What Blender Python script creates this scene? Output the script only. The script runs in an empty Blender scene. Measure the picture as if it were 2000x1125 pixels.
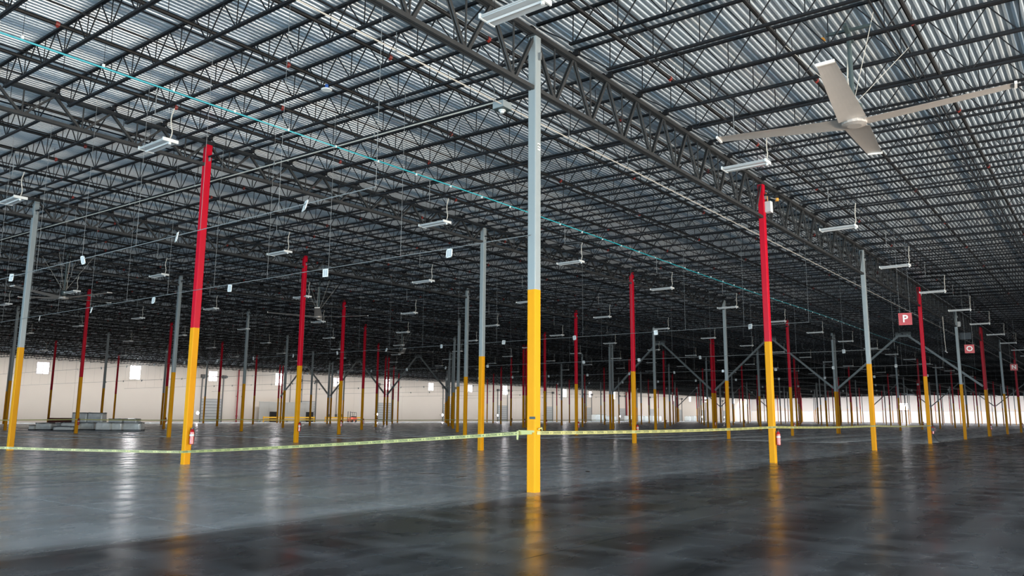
import bpy, math, random
import numpy as np
from mathutils import Vector, Matrix

random.seed(7)
SC = bpy.context.scene
COL = SC.collection

# ------------------------------------------------------------------ camera
PITCH, ROLL, YAW = 0.1613, 0.0074, 0.6562
S1, S2 = 15.24, 14.2153            # column spacing along and across the rows
H0, HM = 10.744, 4.525             # column height at the taped row, height of the yellow paint
CAM = Vector((-14.4466, -10.4827, 1.6669))
F = Vector((math.cos(YAW)*math.cos(PITCH), math.sin(YAW)*math.cos(PITCH), math.sin(PITCH)))
R = Vector((math.sin(YAW), -math.cos(YAW), 0.0))
U = R.cross(F)
R, U = R*math.cos(ROLL)+U*math.sin(ROLL), U*math.cos(ROLL)-R*math.sin(ROLL)
cd = bpy.data.cameras.new('camera')
cam = bpy.data.objects.new('camera', cd)
COL.objects.link(cam)
cd.sensor_width = 36.0
cd.lens = 1531.56/2000*36
cd.clip_start, cd.clip_end = 0.1, 900
M = Matrix((R, U, -F)).transposed().to_4x4()
M.translation = CAM
cam.matrix_world = M
SC.camera = cam

# ------------------------------------------------------------------ world, exposure, large lights
SC.view_settings.view_transform = 'Standard'
SC.view_settings.look = 'None'
SC.view_settings.gamma = 1.0
SC.view_settings.use_curve_mapping = False
SC.view_settings.exposure = 0.0
w = bpy.data.worlds.new('world')
SC.world = w
w.use_nodes = True
w.node_tree.nodes['Background'].inputs[0].default_value = (0.62, 0.75, 0.95, 1)
w.node_tree.nodes['Background'].inputs[1].default_value = 1.0


def area(name, loc, direction, sx, sy, power, col, spread=180):
    d = bpy.data.lights.new(name, 'AREA')
    d.shape = 'RECTANGLE'
    d.size, d.size_y = sx, sy
    d.energy = power
    d.color = col
    d.spread = math.radians(spread)
    o = bpy.data.objects.new(name, d)
    COL.objects.link(o)
    o.location = loc
    o.rotation_euler = Vector(direction).to_track_quat('-Z', 'Y').to_euler()
    return o


YR = -2.05*S2                        # the dock wall to the right, out of frame
XN = -2.0*S1                        # the wall behind the camera, out of frame
YL = 9*S2                           # the left wall with the windows
XF = 23*S1+.3                          # the far wall
# daylight through the dock doors of the right wall and of the wall behind the camera
# sunlit ground outside throws warm light up, the sky throws blue light in and down
area('ground_daylight', (0, YR+0.3, 1.2), (0, 1, 1.4), 64, 2.0, 31000, (1.0, 0.85, 0.70))
area('sky_daylight', (0, YR+0.3, 3.5), (0, 1, -0.25), 64, 2.0, 6000, (0.42, 0.74, 1.0))
area('ground_daylight', (190, YR+0.3, 1.2), (0, 1, 0.4), 180, 2.0, 4500, (1.0, 0.95, 0.93))
area('sky_daylight', (XN+0.3, 8, 2.6), (1, 0, -0.12), 60, 4.4, 7600, (0.64, 0.86, 1.0), 105)
# added fill strips, no real roof openings, to brighten both walls and the floor below
area('fill_strip', (175, YL-7.0, 9.9), (0, 0.25, -1), 340, 2.0, 15000, (1.0, 0.95, 0.90))
area('fill_strip', (175, YL-7.5, 9.8), (0, 0, -1), 340, 2.0, 16000, (0.86, 0.94, 1.0), 75)
area('fill_strip', (XF-14.0, 55, 9.6), (0.35, 0, -1), 140, 3.0, 26000, (1.0, 0.95, 0.93))

for xs in (248, 296):  # two more added fill strips, brightening the far bays
    area('fill_strip', (xs, 55, 9.7), (0, 0, -1), 1.2, 130, 9000, (1.0, 0.95, 0.94))

# ------------------------------------------------------------------ materials
MATS = {}


def mat(name, col, rough=0.5, metal=0.0, emit=None, strength=0.0, noise=0.0, nscale=3.0, coat=0.0, spec=0.5, alpha=1.0):
    m = bpy.data.materials.new(name)
    m.use_nodes = True
    nt = m.node_tree
    b = nt.nodes['Principled BSDF']
    b.inputs['Base Color'].default_value = (*col, 1)
    b.inputs['Roughness'].default_value = rough
    b.inputs['Metallic'].default_value = metal
    b.inputs['Coat Weight'].default_value = coat
    b.inputs['Specular IOR Level'].default_value = spec
    if alpha < 1:
        b.inputs['Alpha'].default_value = alpha
    if emit:
        b.inputs['Emission Color'].default_value = (*emit, 1)
        b.inputs['Emission Strength'].default_value = strength
    if noise:
        g = nt.nodes.new('ShaderNodeNewGeometry')
        n = nt.nodes.new('ShaderNodeTexNoise')
        n.inputs['Scale'].default_value = nscale
        n.inputs['Detail'].default_value = 5
        nt.links.new(g.outputs['Position'], n.inputs['Vector'])
        mx = nt.nodes.new('ShaderNodeMix')
        mx.data_type = 'RGBA'
        nt.links.new(n.outputs['Fac'], mx.inputs[0])
        mx.inputs[6].default_value = (*[c*(1-noise) for c in col], 1)
        mx.inputs[7].default_value = (*[min(1, c*(1+noise)) for c in col], 1)
        nt.links.new(mx.outputs[2], b.inputs['Base Color'])
    MATS[name] = m
    return m


mat('black_steel', (0.012, 0.0125, 0.014), 0.6, spec=0.2, noise=0.35, nscale=1.5)
mat('girder_steel', (0.034, 0.035, 0.035), 0.5, spec=0.3, noise=0.3, nscale=1.2)
mat('pipe_black', (0.006, 0.006, 0.006), 0.55, spec=0.3)
mat('coupling_red', (0.20, 0.018, 0.012), 0.45)
mat('grey_paint', (0.25, 0.285, 0.29), 0.32, noise=0.08, nscale=0.9)
mat('red_paint', (0.47, 0.001, 0.016), 0.42, noise=0.10, nscale=0.9, spec=0.2)
mat('yellow_paint', (0.66, 0.285, 0.004), 0.48, noise=0.06, nscale=0.9, spec=0.12)
mat('galvanised', (0.22, 0.23, 0.23), 0.5, 0.2)
mat('white_paint', (0.66, 0.68, 0.66), 0.4)
mat('white_sheet', (0.52, 0.53, 0.52), 0.45)
mat('lens_grey', (0.42, 0.45, 0.46), 0.25, coat=0.3)
mat('cord_white', (0.46, 0.43, 0.37), 0.5)
mat('teal_cable', (0.01, 0.36, 0.42), 0.4)
mat('tape_yellow', (0.44, 0.43, 0.15), 0.4)
mat('tape_print', (0.07, 0.10, 0.05), 0.5)
mat('dark_print', (0.03, 0.05, 0.05), 0.5)
mat('sign_red', (0.36, 0.035, 0.042), 0.45)
mat('fan_blade', (0.44, 0.40, 0.36), 0.35, 0.25, noise=0.1)
mat('fan_edge', (0.75, 0.73, 0.68), 0.4)
mat('motor_dark', (0.05, 0.07, 0.07), 0.4)
mat('extinguisher_red', (0.35, 0.006, 0.012), 0.2, coat=0.5)
mat('black_plastic', (0.012, 0.012, 0.013), 0.4)
mat('clip_blue', (0.03, 0.10, 0.35), 0.4)
mat('orange_lens', (0.85, 0.38, 0.06), 0.3)
mat('wall_white', (0.80, 0.72, 0.64), 0.7, noise=0.04, nscale=0.25)
mat('wall_far_grey', (0.58, 0.55, 0.53), 0.7, noise=0.05, nscale=0.2)
mat('wall_base_white', (0.72, 0.69, 0.66), 0.6)
mat('door_grey', (0.52, 0.53, 0.52), 0.5)
mat('door_line', (0.16, 0.17, 0.17), 0.5)
mat('window_frame', (0.30, 0.26, 0.24), 0.5)
mat('day_bright', (1, 1, 1), 0.3, emit=(1.0, 0.98, 1.0), strength=22)
mat('day_dim', (1, 1, 1), 0.3, emit=(1.0, 0.90, 0.94), strength=4)
mat('lamp_lens', (1, 1, 1), 0.3, emit=(1.0, 0.86, 0.95), strength=60)
mat('film_wrap', (0.72, 0.75, 0.73), 0.18, noise=0.2, nscale=4.0, coat=0.4)
mat('film_dark', (0.06, 0.065, 0.07), 0.3)
mat('pallet_wood', (0.16, 0.10, 0.06), 0.8)
mat('rust_beam', (0.17, 0.045, 0.030), 0.7, noise=0.3)
mat('rail_yellow', (0.80, 0.42, 0.03), 0.45)
mat('machine_red', (0.75, 0.10, 0.05), 0.4)
mat('panel_grey', (0.52, 0.51, 0.48), 0.6)
mat('riser_red', (0.34, 0.02, 0.03), 0.4)
mat('riser_dark', (0.10, 0.10, 0.10), 0.5)
mat('joint_dark', (0.02, 0.02, 0.02), 0.9)


def deck_material():
    m = mat('roof_deck', (0.54, 0.605, 0.65), 0.38, 0.45)
    nt = m.node_tree
    b = nt.nodes['Principled BSDF']
    g = nt.nodes.new('ShaderNodeNewGeometry')
    n = nt.nodes.new('ShaderNodeTexNoise')
    n.inputs['Scale'].default_value = 0.7
    n.inputs['Detail'].default_value = 6
    nt.links.new(g.outputs['Position'], n.inputs['Vector'])
    mr = nt.nodes.new('ShaderNodeMapRange')
    mr.inputs[3].default_value = 0.35
    mr.inputs[4].default_value = 0.43
    nt.links.new(n.outputs['Fac'], mr.inputs[0])
    nt.links.new(mr.outputs[0], b.inputs['Roughness'])
    return m


def floor_material():
    m = mat('floor_concrete', (0.2, 0.2, 0.2), 0.2, spec=0.34)
    nt = m.node_tree
    L = nt.links
    b = nt.nodes['Principled BSDF']
    g = nt.nodes.new('ShaderNodeNewGeometry')

    def noise(scale, stretch, detail, rot=0.0):
        mp = nt.nodes.new('ShaderNodeMapping')
        mp.inputs['Scale'].default_value = stretch
        mp.inputs['Rotation'].default_value = (0, 0, rot)
        L.new(g.outputs['Position'], mp.inputs['Vector'])
        n = nt.nodes.new('ShaderNodeTexNoise')
        n.inputs['Scale'].default_value = scale
        n.inputs['Detail'].default_value = detail
        n.inputs['Roughness'].default_value = 0.52
        L.new(mp.outputs[0], n.inputs['Vector'])
        return n.outputs['Fac']

    def math_(op, a, bb, clamp=False):
        n = nt.nodes.new('ShaderNodeMath')
        n.operation = op
        n.use_clamp = clamp
        for k, v in enumerate((a, bb)):
            if isinstance(v, (int, float)):
                n.inputs[k].default_value = v
            else:
                L.new(v, n.inputs[k])
        return n.outputs[0]

    def mix(f, a, c):
        n = nt.nodes.new('ShaderNodeMix')
        n.data_type = 'RGBA'
        L.new(f, n.inputs[0])
        for k, v in ((6, a), (7, c)):
            if isinstance(v, tuple):
                n.inputs[k].default_value = (*v, 1)
            else:
                L.new(v, n.inputs[k])
        return n.outputs[2]

    def ramp(f, lo, hi):
        n = nt.nodes.new('ShaderNodeMapRange')
        n.inputs[1].default_value = lo
        n.inputs[2].default_value = hi
        L.new(f, n.inputs[0])
        return n.outputs[0]

    sep = nt.nodes.new('ShaderNodeSeparateXYZ')
    L.new(g.outputs['Position'], sep.inputs[0])
    big = noise(0.22, (1, 1, 1), 4)
    streak = noise(0.50, (0.30, 2.0, 1), 8, 0.25)
    streak2 = noise(0.60, (2.2, 0.30, 1), 8, -0.12)
    swirl = noise(1.3, (0.7, 1.3, 1), 8, 0.8)
    fine = noise(11.0, (1, 1, 1), 3)
    # the travelled aisle in front of the taped row is darker than the dusty slabs behind it
    edge = math_('ADD', sep.outputs[1], math_('MULTIPLY', math_('SUBTRACT', streak, 0.5), 2.2))
    dusty = ramp(edge, -0.60, 0.40)
    dark = mix(ramp(streak, 0.38, 0.62), (0.016, 0.019, 0.024), (0.085, 0.095, 0.108))
    dark = mix(math_('MULTIPLY', ramp(streak2, 0.48, 0.66), 0.6), dark, (0.15, 0.168, 0.19))
    dark = mix(math_('MULTIPLY', ramp(swirl, 0.56, 0.66), 0.7), dark, (0.020, 0.023, 0.028))
    pale = mix(ramp(streak, 0.36, 0.64), (0.29, 0.312, 0.33), (0.43, 0.462, 0.49))
    pale = mix(math_('MULTIPLY', ramp(streak2, 0.52, 0.68), 0.45), pale, (0.21, 0.222, 0.232))
    pale = mix(math_('MULTIPLY', ramp(big, 0.58, 0.72), 0.4), pale, (0.13, 0.135, 0.14))
    colr = mix(dusty, dark, pale)
    colr = mix(math_('MULTIPLY', ramp(fine, 0.66, 0.74), 0.30), colr, (0.36, 0.37, 0.38))
    for sx, sy, ax, ay, an in ((2.52, 5.52, .42, .16, -.55), (2.25, 4.08, .33, .09, .1), (-.7, 7.4, .3, .1, .4), (6.4, 2.6, .3, .08, .6)):
        mp = nt.nodes.new('ShaderNodeMapping')
        mp.vector_type = 'TEXTURE'
        mp.inputs['Location'].default_value = (sx, sy, 0)
        mp.inputs['Rotation'].default_value = (0, 0, an)
        mp.inputs['Scale'].default_value = (ax, ay, 1)
        L.new(g.outputs['Position'], mp.inputs['Vector'])
        ln = nt.nodes.new('ShaderNodeVectorMath')
        ln.operation = 'LENGTH'
        L.new(mp.outputs[0], ln.inputs[0])
        colr = mix(ramp(math_('ADD', ln.outputs['Value'], math_('MULTIPLY', swirl, .8)), 1.45, 1.05), colr, (0.030, 0.022, 0.018))
    L.new(colr, b.inputs['Base Color'])
    rg = nt.nodes.new('ShaderNodeMapRange')
    rg.inputs[1].default_value = 0.3
    rg.inputs[2].default_value = 0.7
    rg.inputs[3].default_value = 0.19
    rg.inputs[4].default_value = 0.33
    L.new(swirl, rg.inputs[0])
    L.new(rg.outputs[0], b.inputs['Roughness'])
    bp = nt.nodes.new('ShaderNodeBump')
    bp.inputs['Strength'].default_value = 0.008
    bp.inputs['Distance'].default_value = 0.02
    L.new(noise(2.5, (1, 1, 1), 3), bp.inputs['Height'])
    L.new(bp.outputs[0], b.inputs['Normal'])
    return m


deck_material()
floor_material()


# ------------------------------------------------------------------ mesh helpers
class MB:
    def __init__(s):
        s.v, s.f = [], []

    def quadbox(s, c):                       # eight corners, bottom ring then top ring
        n = len(s.v)
        s.v += [tuple(p) for p in c]
        s.f += [tuple(n+k for k in q) for q in ((0, 3, 2, 1), (4, 5, 6, 7), (0, 1, 5, 4), (1, 2, 6, 5), (2, 3, 7, 6), (3, 0, 4, 7))]
        return s

    def box(s, x0, x1, y0, y1, z0, z1):
        return s.quadbox([(x0, y0, z0), (x1, y0, z0), (x1, y1, z0), (x0, y1, z0), (x0, y0, z1), (x1, y0, z1), (x1, y1, z1), (x0, y1, z1)])

    def beam(s, p, q, w, h, up=(0, 0, 1)):
        p, q = Vector(p), Vector(q)
        d = (q-p).normalized()
        a = d.cross(Vector(up))
        if a.length < 1e-4:
            a = d.cross(Vector((1, 0, 0)))
        a.normalize()
        c = a.cross(d)
        a, c = a*w/2, c*h/2
        return s.quadbox([p-a-c, p+a-c, q+a-c, q-a-c, p-a+c, p+a+c, q+a+c, q-a+c])

    def tube(s, pts, r, n=6, caps=True):
        pts = [Vector(p) for p in pts]
        base = len(s.v)
        ref = None
        for k, p in enumerate(pts):
            d = (pts[min(k+1, len(pts)-1)]-pts[max(k-1, 0)]).normalized()
            if ref is None:
                ref = d.orthogonal().normalized()
            a = (ref-d*ref.dot(d)).normalized()
            ref = a
            b = d.cross(a)
            rr = r[k] if isinstance(r, (list, tuple)) else r
            s.v += [tuple(p+(a*math.cos(2*math.pi*t/n)+b*math.sin(2*math.pi*t/n))*rr) for t in range(n)]
        for k in range(len(pts)-1):
            for t in range(n):
                i0, i1 = base+k*n+t, base+k*n+(t+1) % n
                s.f.append((i0, i1, i1+n, i0+n))
        if caps:
            s.f.append(tuple(base+t for t in reversed(range(n))))
            s.f.append(tuple(base+(len(pts)-1)*n+t for t in range(n)))
        return s

    def prism(s, loop, axis, a0, a1):        # a loop of 2-D points swept along x or y
        n, k = len(s.v), len(loop)
        for a in (a0, a1):
            for u, v in loop:
                s.v.append((a, u, v) if axis == 'x' else ((u, a, v) if axis == 'y' else (u, v, a)))
        for t in range(k):
            s.f.append((n+t, n+(t+1) % k, n+k+(t+1) % k, n+k+t))
        s.f.append(tuple(n+t for t in reversed(range(k))))
        s.f.append(tuple(n+k+t for t in range(k)))
        return s

    def mesh(s, name, m, smooth=False):
        me = bpy.data.meshes.new(name)
        me.from_pydata(s.v, [], s.f)
        me.materials.append(MATS[m])
        if smooth:
            me.shade_smooth()
        me.update()
        return me

    def obj(s, name, m, parent=None, loc=(0, 0, 0), smooth=False):
        return link(name, s.mesh(name, m, smooth), parent, loc)


def link(name, me, parent=None, loc=(0, 0, 0), rot=None):
    o = bpy.data.objects.new(name, me)
    COL.objects.link(o)
    o.location = loc
    if rot:
        o.rotation_euler = rot
    if parent:
        o.parent = parent
    return o


def thing(name, label, cat, loc=(0, 0, 0), rot=None, group=None):
    o = link(name, None, None, loc, rot)
    o.empty_display_size = 0.2
    return tag(o, label, cat, group)


def tag(o, label, cat, group=None):
    o['label'] = label
    o['category'] = cat
    o['kind'] = 'thing'
    if group:
        o['group'] = group
    return o


def structure(name, loc=(0, 0, 0)):
    o = link(name, None, None, loc)
    o['kind'] = 'structure'
    return o


def copy_tree(root, loc, rot=None, label=None, group=None):
    r = root.copy()
    COL.objects.link(r)
    r.location = loc
    if rot:
        r.rotation_euler = rot
    if label:
        r['label'] = label
    if group:
        r['group'] = group
    for ch in root.children:
        c = ch.copy()
        COL.objects.link(c)
        c.parent = r
        for g in ch.children:
            d = g.copy()
            COL.objects.link(d)
            d.parent = c
    return r


ORD = ['zeroth', 'first', 'second', 'third', 'fourth', 'fifth', 'sixth', 'seventh', 'eighth', 'ninth', 'tenth', 'eleventh', 'twelfth',
       'thirteenth', 'fourteenth', 'fifteenth', 'sixteenth', 'seventeenth', 'eighteenth', 'nineteenth', 'twentieth', 'twenty-first',
       'twenty-second', 'twenty-third', 'twenty-fourth', 'twenty-fifth', 'twenty-sixth']


def row_name(j):
    return 'taped row' if j == 0 else ('right-hand row' if j == -1 else (ORD[j+1]+' row' if j < 9 else 'window wall'))


def line_name(i):
    if i == 0:
        return "tall column's line"
    return ORD[abs(i)]+(' line past' if i > 0 else ' line before')+' tall column'


YTOP = 4*S2                          # the roof rises to a ridge over the fifth row
SL = 0.0186


def zr(y):
    return H0+SL*min(y, 2*YTOP-y)


def px(p):
    d = Vector(p)-CAM
    wz = d.dot(F)
    if wz < 0.3:
        return None
    return 1000+1531.56*d.dot(R)/wz, 562.5-1531.56*d.dot(U)/wz, wz


def in_view(pts, m=60):
    for p in pts:
        q = px(p)
        if q and -m < q[0] < 2000+m and -m < q[1] < 1125+m:
            return True
    return False


def merged(name, base, mats, mname, parent=None, kind='stuff'):
    """one mesh of many transformed copies of a builder's faces (all quads)"""
    v = np.array(base.v, np.float64)
    q = np.array([f for f in base.f if len(f) == 4], np.int64)
    n = len(v)
    vs, qs = [], []
    for k, m in enumerate(mats):
        a = np.array(m)
        vs.append(v@a[:3, :3].T+a[:3, 3])
        qs.append(q+k*n)
    vs, qs = np.concatenate(vs), np.concatenate(qs)
    me = bpy.data.meshes.new(name)
    me.vertices.add(len(vs))
    me.vertices.foreach_set('co', vs.ravel())
    me.loops.add(qs.size)
    me.loops.foreach_set('vertex_index', qs.ravel())
    me.polygons.add(len(qs))
    me.polygons.foreach_set('loop_start', np.arange(0, qs.size, 4))
    me.materials.append(MATS[mname])
    me.update(calc_edges=True)
    o = link(name, me, parent)
    if kind:
        o['kind'] = kind
    return o


def rounded(s, r, n=4):
    out = []
    for cx, cy, a0 in ((s-r, s-r, 0), (-s+r, s-r, 90), (-s+r, -s+r, 180), (s-r, -s+r, 270)):
        for k in range(n+1):
            a = math.radians(a0+90*k/n)
            out.append((cx+r*math.cos(a), cy+r*math.sin(a)))
    return out


# ------------------------------------------------------------------ floor
floor = structure('floor')
sub = MB().box(XN, XF, YR, YL, -0.16, -0.10)
sub.obj('sub_base', 'joint_dark', floor)
DX, DY = S1/4, S2/3
slab_me = MB().box(0.007, DX-0.007, 0.007, DY-0.007, -0.10, 0).mesh('slab', 'floor_concrete')
near, far = [], []
for a in range(int(XN//DX), int(XF/DX)+1):
    for b in range(int(YR//DY), int(YL/DY)+1):
        c = ((a+.5)*DX, (b+.5)*DY, 0)
        d = (Vector(c)-CAM).length
        vis = in_view([(c[0]+u*DX/2, c[1]+v*DY/2, 0) for u in (-1, 0, 1) for v in (-1, 0, 1)], 20)
        (near if vis and d < 60 else far).append((d, a, b))
near.sort()
far += near[285:]
for d, a, b in near[:285]:
    link('slab', slab_me, floor, (a*DX, b*DY, 0))
merged('slab_field', MB().box(0.007, DX-0.007, 0.007, DY-0.007, -0.10, 0), [Matrix.Translation((a*DX, b*DY, 0)) for d, a, b in far], 'floor_concrete', floor)

# ------------------------------------------------------------------ ceiling: ribbed steel deck
ceil = structure('ceiling')
PW = S2/5
NR = 18
PITCHR = PW/NR


def deck_builder():
    m = MB()
    pts = []
    for k in range(NR):
        y = k*PITCHR
        pts += [(y, 0.045), (y+0.074, 0.045), (y+0.092, 0.0), (y+0.138, 0.0)]
    pts.append((PW, 0.045))
    for x in (0, S1):
        m.v += [(x, y, z) for y, z in pts]
    n = len(pts)
    m.f = [(t+1, t, n+t, n+t+1) for t in range(n-1)]
    return m


deck_b = deck_builder()
deck_me = deck_b.mesh('deck_panel', 'roof_deck')
near, far = [], []
for i in range(-4, 23):
    for j in range(-3, 9):
        for k in range(5):
            y = j*S2+k*PW
            if y < YR-0.1 or i < -2:
                continue
            z0, z1 = zr(y)+0.33, zr(y+PW)+0.33
            m = Matrix.Translation((i*S1, y, z0)) @ Matrix.Rotation(math.atan2(z1-z0, PW), 4, 'X')
            c = Vector((i*S1+S1/2, y+PW/2, z0))
            vis = in_view([(i*S1+u*S1/4, y+v*PW, z0) for u in range(5) for v in (0, 1)], 30)
            (near if vis else far).append(((c-CAM).length, i, j, m))
near.sort(key=lambda t: t[0])
far += near[280:]
for d, i, j, m in near[:280]:
    link('deck_panel', deck_me, ceil).matrix_world = m
merged('deck_field', deck_b, [t[3] for t in far], 'roof_deck', ceil)
MB().box(XN, XF, YR, YL, 12.6, 12.8).obj('roof_board', 'joint_dark', ceil)

# ------------------------------------------------------------------ walls
wall = structure('wall_left')
# windows sit high in two of every three wall bays (all bays where the photograph shows one)
win_x = {i: (i+0.66)*S1 for i in range(1, 23)}
bright = {3, 5, 7, 10, 12, 14, 16}
WW = 1.0
wtop = 11.3
for i in range(-2, 23):
    x0, x1 = i*S1+0.012, (i+1)*S1-0.012
    m = MB()
    if i in win_x:
        xc = win_x[i]
        WZ0, WZ1 = (7.5, 10.0) if i in bright else (7.75, 9.75)  # bright windows are drawn taller, their bloom built into the opening size
        m.box(x0, x1, YL, YL+0.25, 0, WZ0)
        m.box(x0, x1, YL, YL+0.25, WZ1, wtop)
        m.box(x0, xc-WW, YL, YL+0.25, WZ0, WZ1)
        m.box(xc+WW, x1, YL, YL+0.25, WZ0, WZ1)
    else:
        m.box(x0, x1, YL, YL+0.25, 0, wtop)
    m.obj('wall_panel', 'wall_white', wall)
MB().box(XN, XF, YL+0.25, YL+0.30, 0, 7.4).obj('wall_backing', 'wall_white', wall)
n = 0
for i, xc in win_x.items():
    n += 1
    WZ0, WZ1 = (7.5, 10.0) if i in bright else (7.75, 9.75)
    wn = structure('window_%d' % n, (xc, YL, WZ0))
    fr = MB()
    hgt = WZ1-WZ0
    for u0, u1, v0, v1 in ((-WW, -WW+.07, 0, hgt), (WW-.07, WW, 0, hgt), (-WW, WW, 0, .07), (-WW, WW, hgt-.07, hgt), (-.03, .03, 0, hgt), (-WW, WW, hgt/2-.03, hgt/2+.03)):
        fr.box(u0, u1, 0.02, 0.12, v0, v1)
    fr.obj('frame', 'window_frame', wn)
    MB().box(-WW, WW, 0.13, 0.15, 0, hgt).obj('pane', 'day_bright' if i in bright else 'day_dim', wn)

wf = structure('wall_far')
for j in range(-3, 9):
    y0, y1 = max(YR, j*S2)+.012, (j+1)*S2-.012
    MB().box(XF, XF+.25, y0, y1, 4.6, 11.6).obj('wall_panel', 'wall_far_grey', wf)
    for k in range(4):
        a, b = y0+(y1-y0)*k/4+.02, y0+(y1-y0)*(k+1)/4-.02
        MB().box(XF-.06, XF+.2, a, b, 0, 4.5).obj('base_panel', 'wall_base_white', wf)
for yy, zz in ((8.0, 6.2), (62.0, 6.6)):
    n += 1
    wn = structure('window_%d' % n, (XF, yy, zz))
    fr = MB()
    for a0, a1, v0, v1 in ((-1.7, -1.6, -1.4, 1.4), (1.6, 1.7, -1.4, 1.4), (-1.7, 1.7, -1.4, -1.3), (-1.7, 1.7, 1.3, 1.4), (-.04, .04, -1.4, 1.4)):
        fr.box(-0.12, -0.02, a0, a1, v0, v1)
    fr.obj('frame', 'window_frame', wn)
    MB().box(-.02, -.01, -1.6, 1.6, -1.3, 1.3).obj('pane', 'day_bright', wn)

wr = structure('wall_right')
for i in range(-2, 23):
    x0, x1 = i*S1, (i+1)*S1
    m = MB()
    m.box(x0, x1, YR-.25, YR, 4.6, 10.9)
    m.box(x0, x0+2.2, YR-.25, YR, 0, 4.6)
    m.box(x1-2.2, x1, YR-.25, YR, 0, 4.6)
    m.obj('wall_panel', 'wall_white', wr)
wb = structure('wall_near')
for j in range(-3, 9):
    y0, y1 = max(YR, j*S2), (j+1)*S2
    m = MB()
    m.box(XN-.25, XN, y0, y1, 5.6, 12.0)
    m.box(XN-.25, XN, y0, y0+2.0, 0, 5.6)
    m.obj('wall_panel', 'wall_white', wb)

# dock doors in the left wall with tall lift rails
nd = 0
door_x = [71+22.56*k for k in range(0, 12)]
for xc in door_x:
    nd += 1
    d = structure('door_%d' % nd, (xc, YL, 0))
    for k in range(8):
        MB().box(-2.1, 2.1, -.07, -.01, k*.55+.02, (k+1)*.55-.05).obj('door_panel', 'door_grey', d)
    MB().box(-2.1, 2.1, -.01, 0, 0, 4.42).obj('door_backing', 'door_line', d)
    for s in (-1, 1):
        MB().box(s*2.25-.06, s*2.25+.06, -.22, 0, 0, 8.4).obj('lift_rail', 'door_line', d)
        MB().box(s*2.25-.35, s*2.25+.35, -.5, 0, 8.4, 9.0).obj('spring_box', 'riser_dark', d)
    MB().tube([(-2.25, -.25, 8.7), (2.25, -.25, 8.7)], .06).obj('spring_shaft', 'riser_dark', d)
    lx = xc-3.3
    t = thing('dock_lamp', 'glowing dock lamp on a short arm beside the %s dock door of the window wall' % ORD[nd], 'lamp', (lx, YL, 0), group='dock lamps on the window wall')
    MB().beam((0, 0, 1.75), (0, -.8, 1.75), .05, .05).obj('arm', 'riser_dark', t)
    MB().tube([(0, -.78, 1.72), (0, -1.0, 1.72)], [.20, .30], 10).obj('lamp_head', 'riser_dark', t)
    MB().tube([(0, -1.0, 1.72), (0, -1.03, 1.72)], .28, 10).obj('lens', 'lamp_lens', t)

# ------------------------------------------------------------------ columns
CW = 0.115


def column_meshes():
    prof = rounded(CW, 0.03, 3)
    low = MB().prism(prof, 'z', 0, HM).mesh('lower_shaft', 'yellow_paint')
    up = {}
    for c, m in (('grey', 'grey_paint'), ('red', 'red_paint')):
        up[c] = m
    cap = MB().box(-.17, .17, -.15, .15, -.02, 0).mesh('cap_plate', 'girder_steel')
    lug = MB().box(-.02, .02, -.19, -.10, -.62, -.44).mesh('joist_lug', 'galvanised')
    return prof, low, up, cap, lug


prof, low_me, up_mat, cap_me, lug_me = column_meshes()
up_cache = {}
columns = {}


def add_column(i, j, x, extra=''):
    y = j*S2
    top = zr(y)
    c = 'red' if (i+j) % 2 else 'grey'
    if i == 0 and j == 0:
        lab = 'tall nearest grey and yellow steel column with caution tape tied round it'
    else:
        lab = '%s and yellow steel column%s, %s, %s' % (c, extra, row_name(j), line_name(i))
    t = thing('steel_column', lab, 'column', (x, y, 0), group='painted steel columns')
    link('lower_shaft', low_me, t)
    key = (c, round(top, 2))
    if key not in up_cache:
        up_cache[key] = MB().prism(prof, 'z', HM, top-.02).mesh('upper_shaft', up_mat[c])
    link('upper_shaft', up_cache[key], t)
    link('cap_plate', cap_me, t, (0, 0, top))
    if x < 70:
        link('joist_lug', lug_me, t, (0, 0, top))
        link('joist_lug', lug_me, t, (0, 0, top), (0, 0, math.pi))
    return t


JOINTS = (5, 14)
for j in range(0, 9):
    for i in range(-1, 23):
        if not in_view([(i*S1, j*S2, z) for z in (0, 2, 4, 6, 8, 10)], 80):
            continue
        if i in JOINTS:
            columns[i, j] = add_column(i, j, i*S1-.34, ', nearer of pair')
            add_column(i, j, i*S1+.34, ', farther of pair')
        else:
            columns[i, j] = add_column(i, j, i*S1)

# ------------------------------------------------------------------ girders along the rows
def girder_parts(depth_low):
    nodes = [k*S1/9 for k in range(10)]
    top = MB()
    for s in (-1, 1):
        top.box(0, S1, s*.050-.036, s*.050+.036, .03, .14)
    bot = MB()
    for s in (-1, 1):
        bot.box(.12, S1-.12, s*.046-.034, s*.046+.034, depth_low-.05, depth_low+.05)
    diag = []
    for k in range(9):
        xm = nodes[k]+S1/18
        diag.append(((nodes[k]+.03, .05), (xm-.06, depth_low+.03), .085 if depth_low < -1 else .075))
        diag.append(((nodes[k+1]-.03, .05), (xm+.06, depth_low+.03), .085 if depth_low < -1 else .075))
        diag.append(((xm, .05), (xm, depth_low), .035))
    return top, bot, diag


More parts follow.
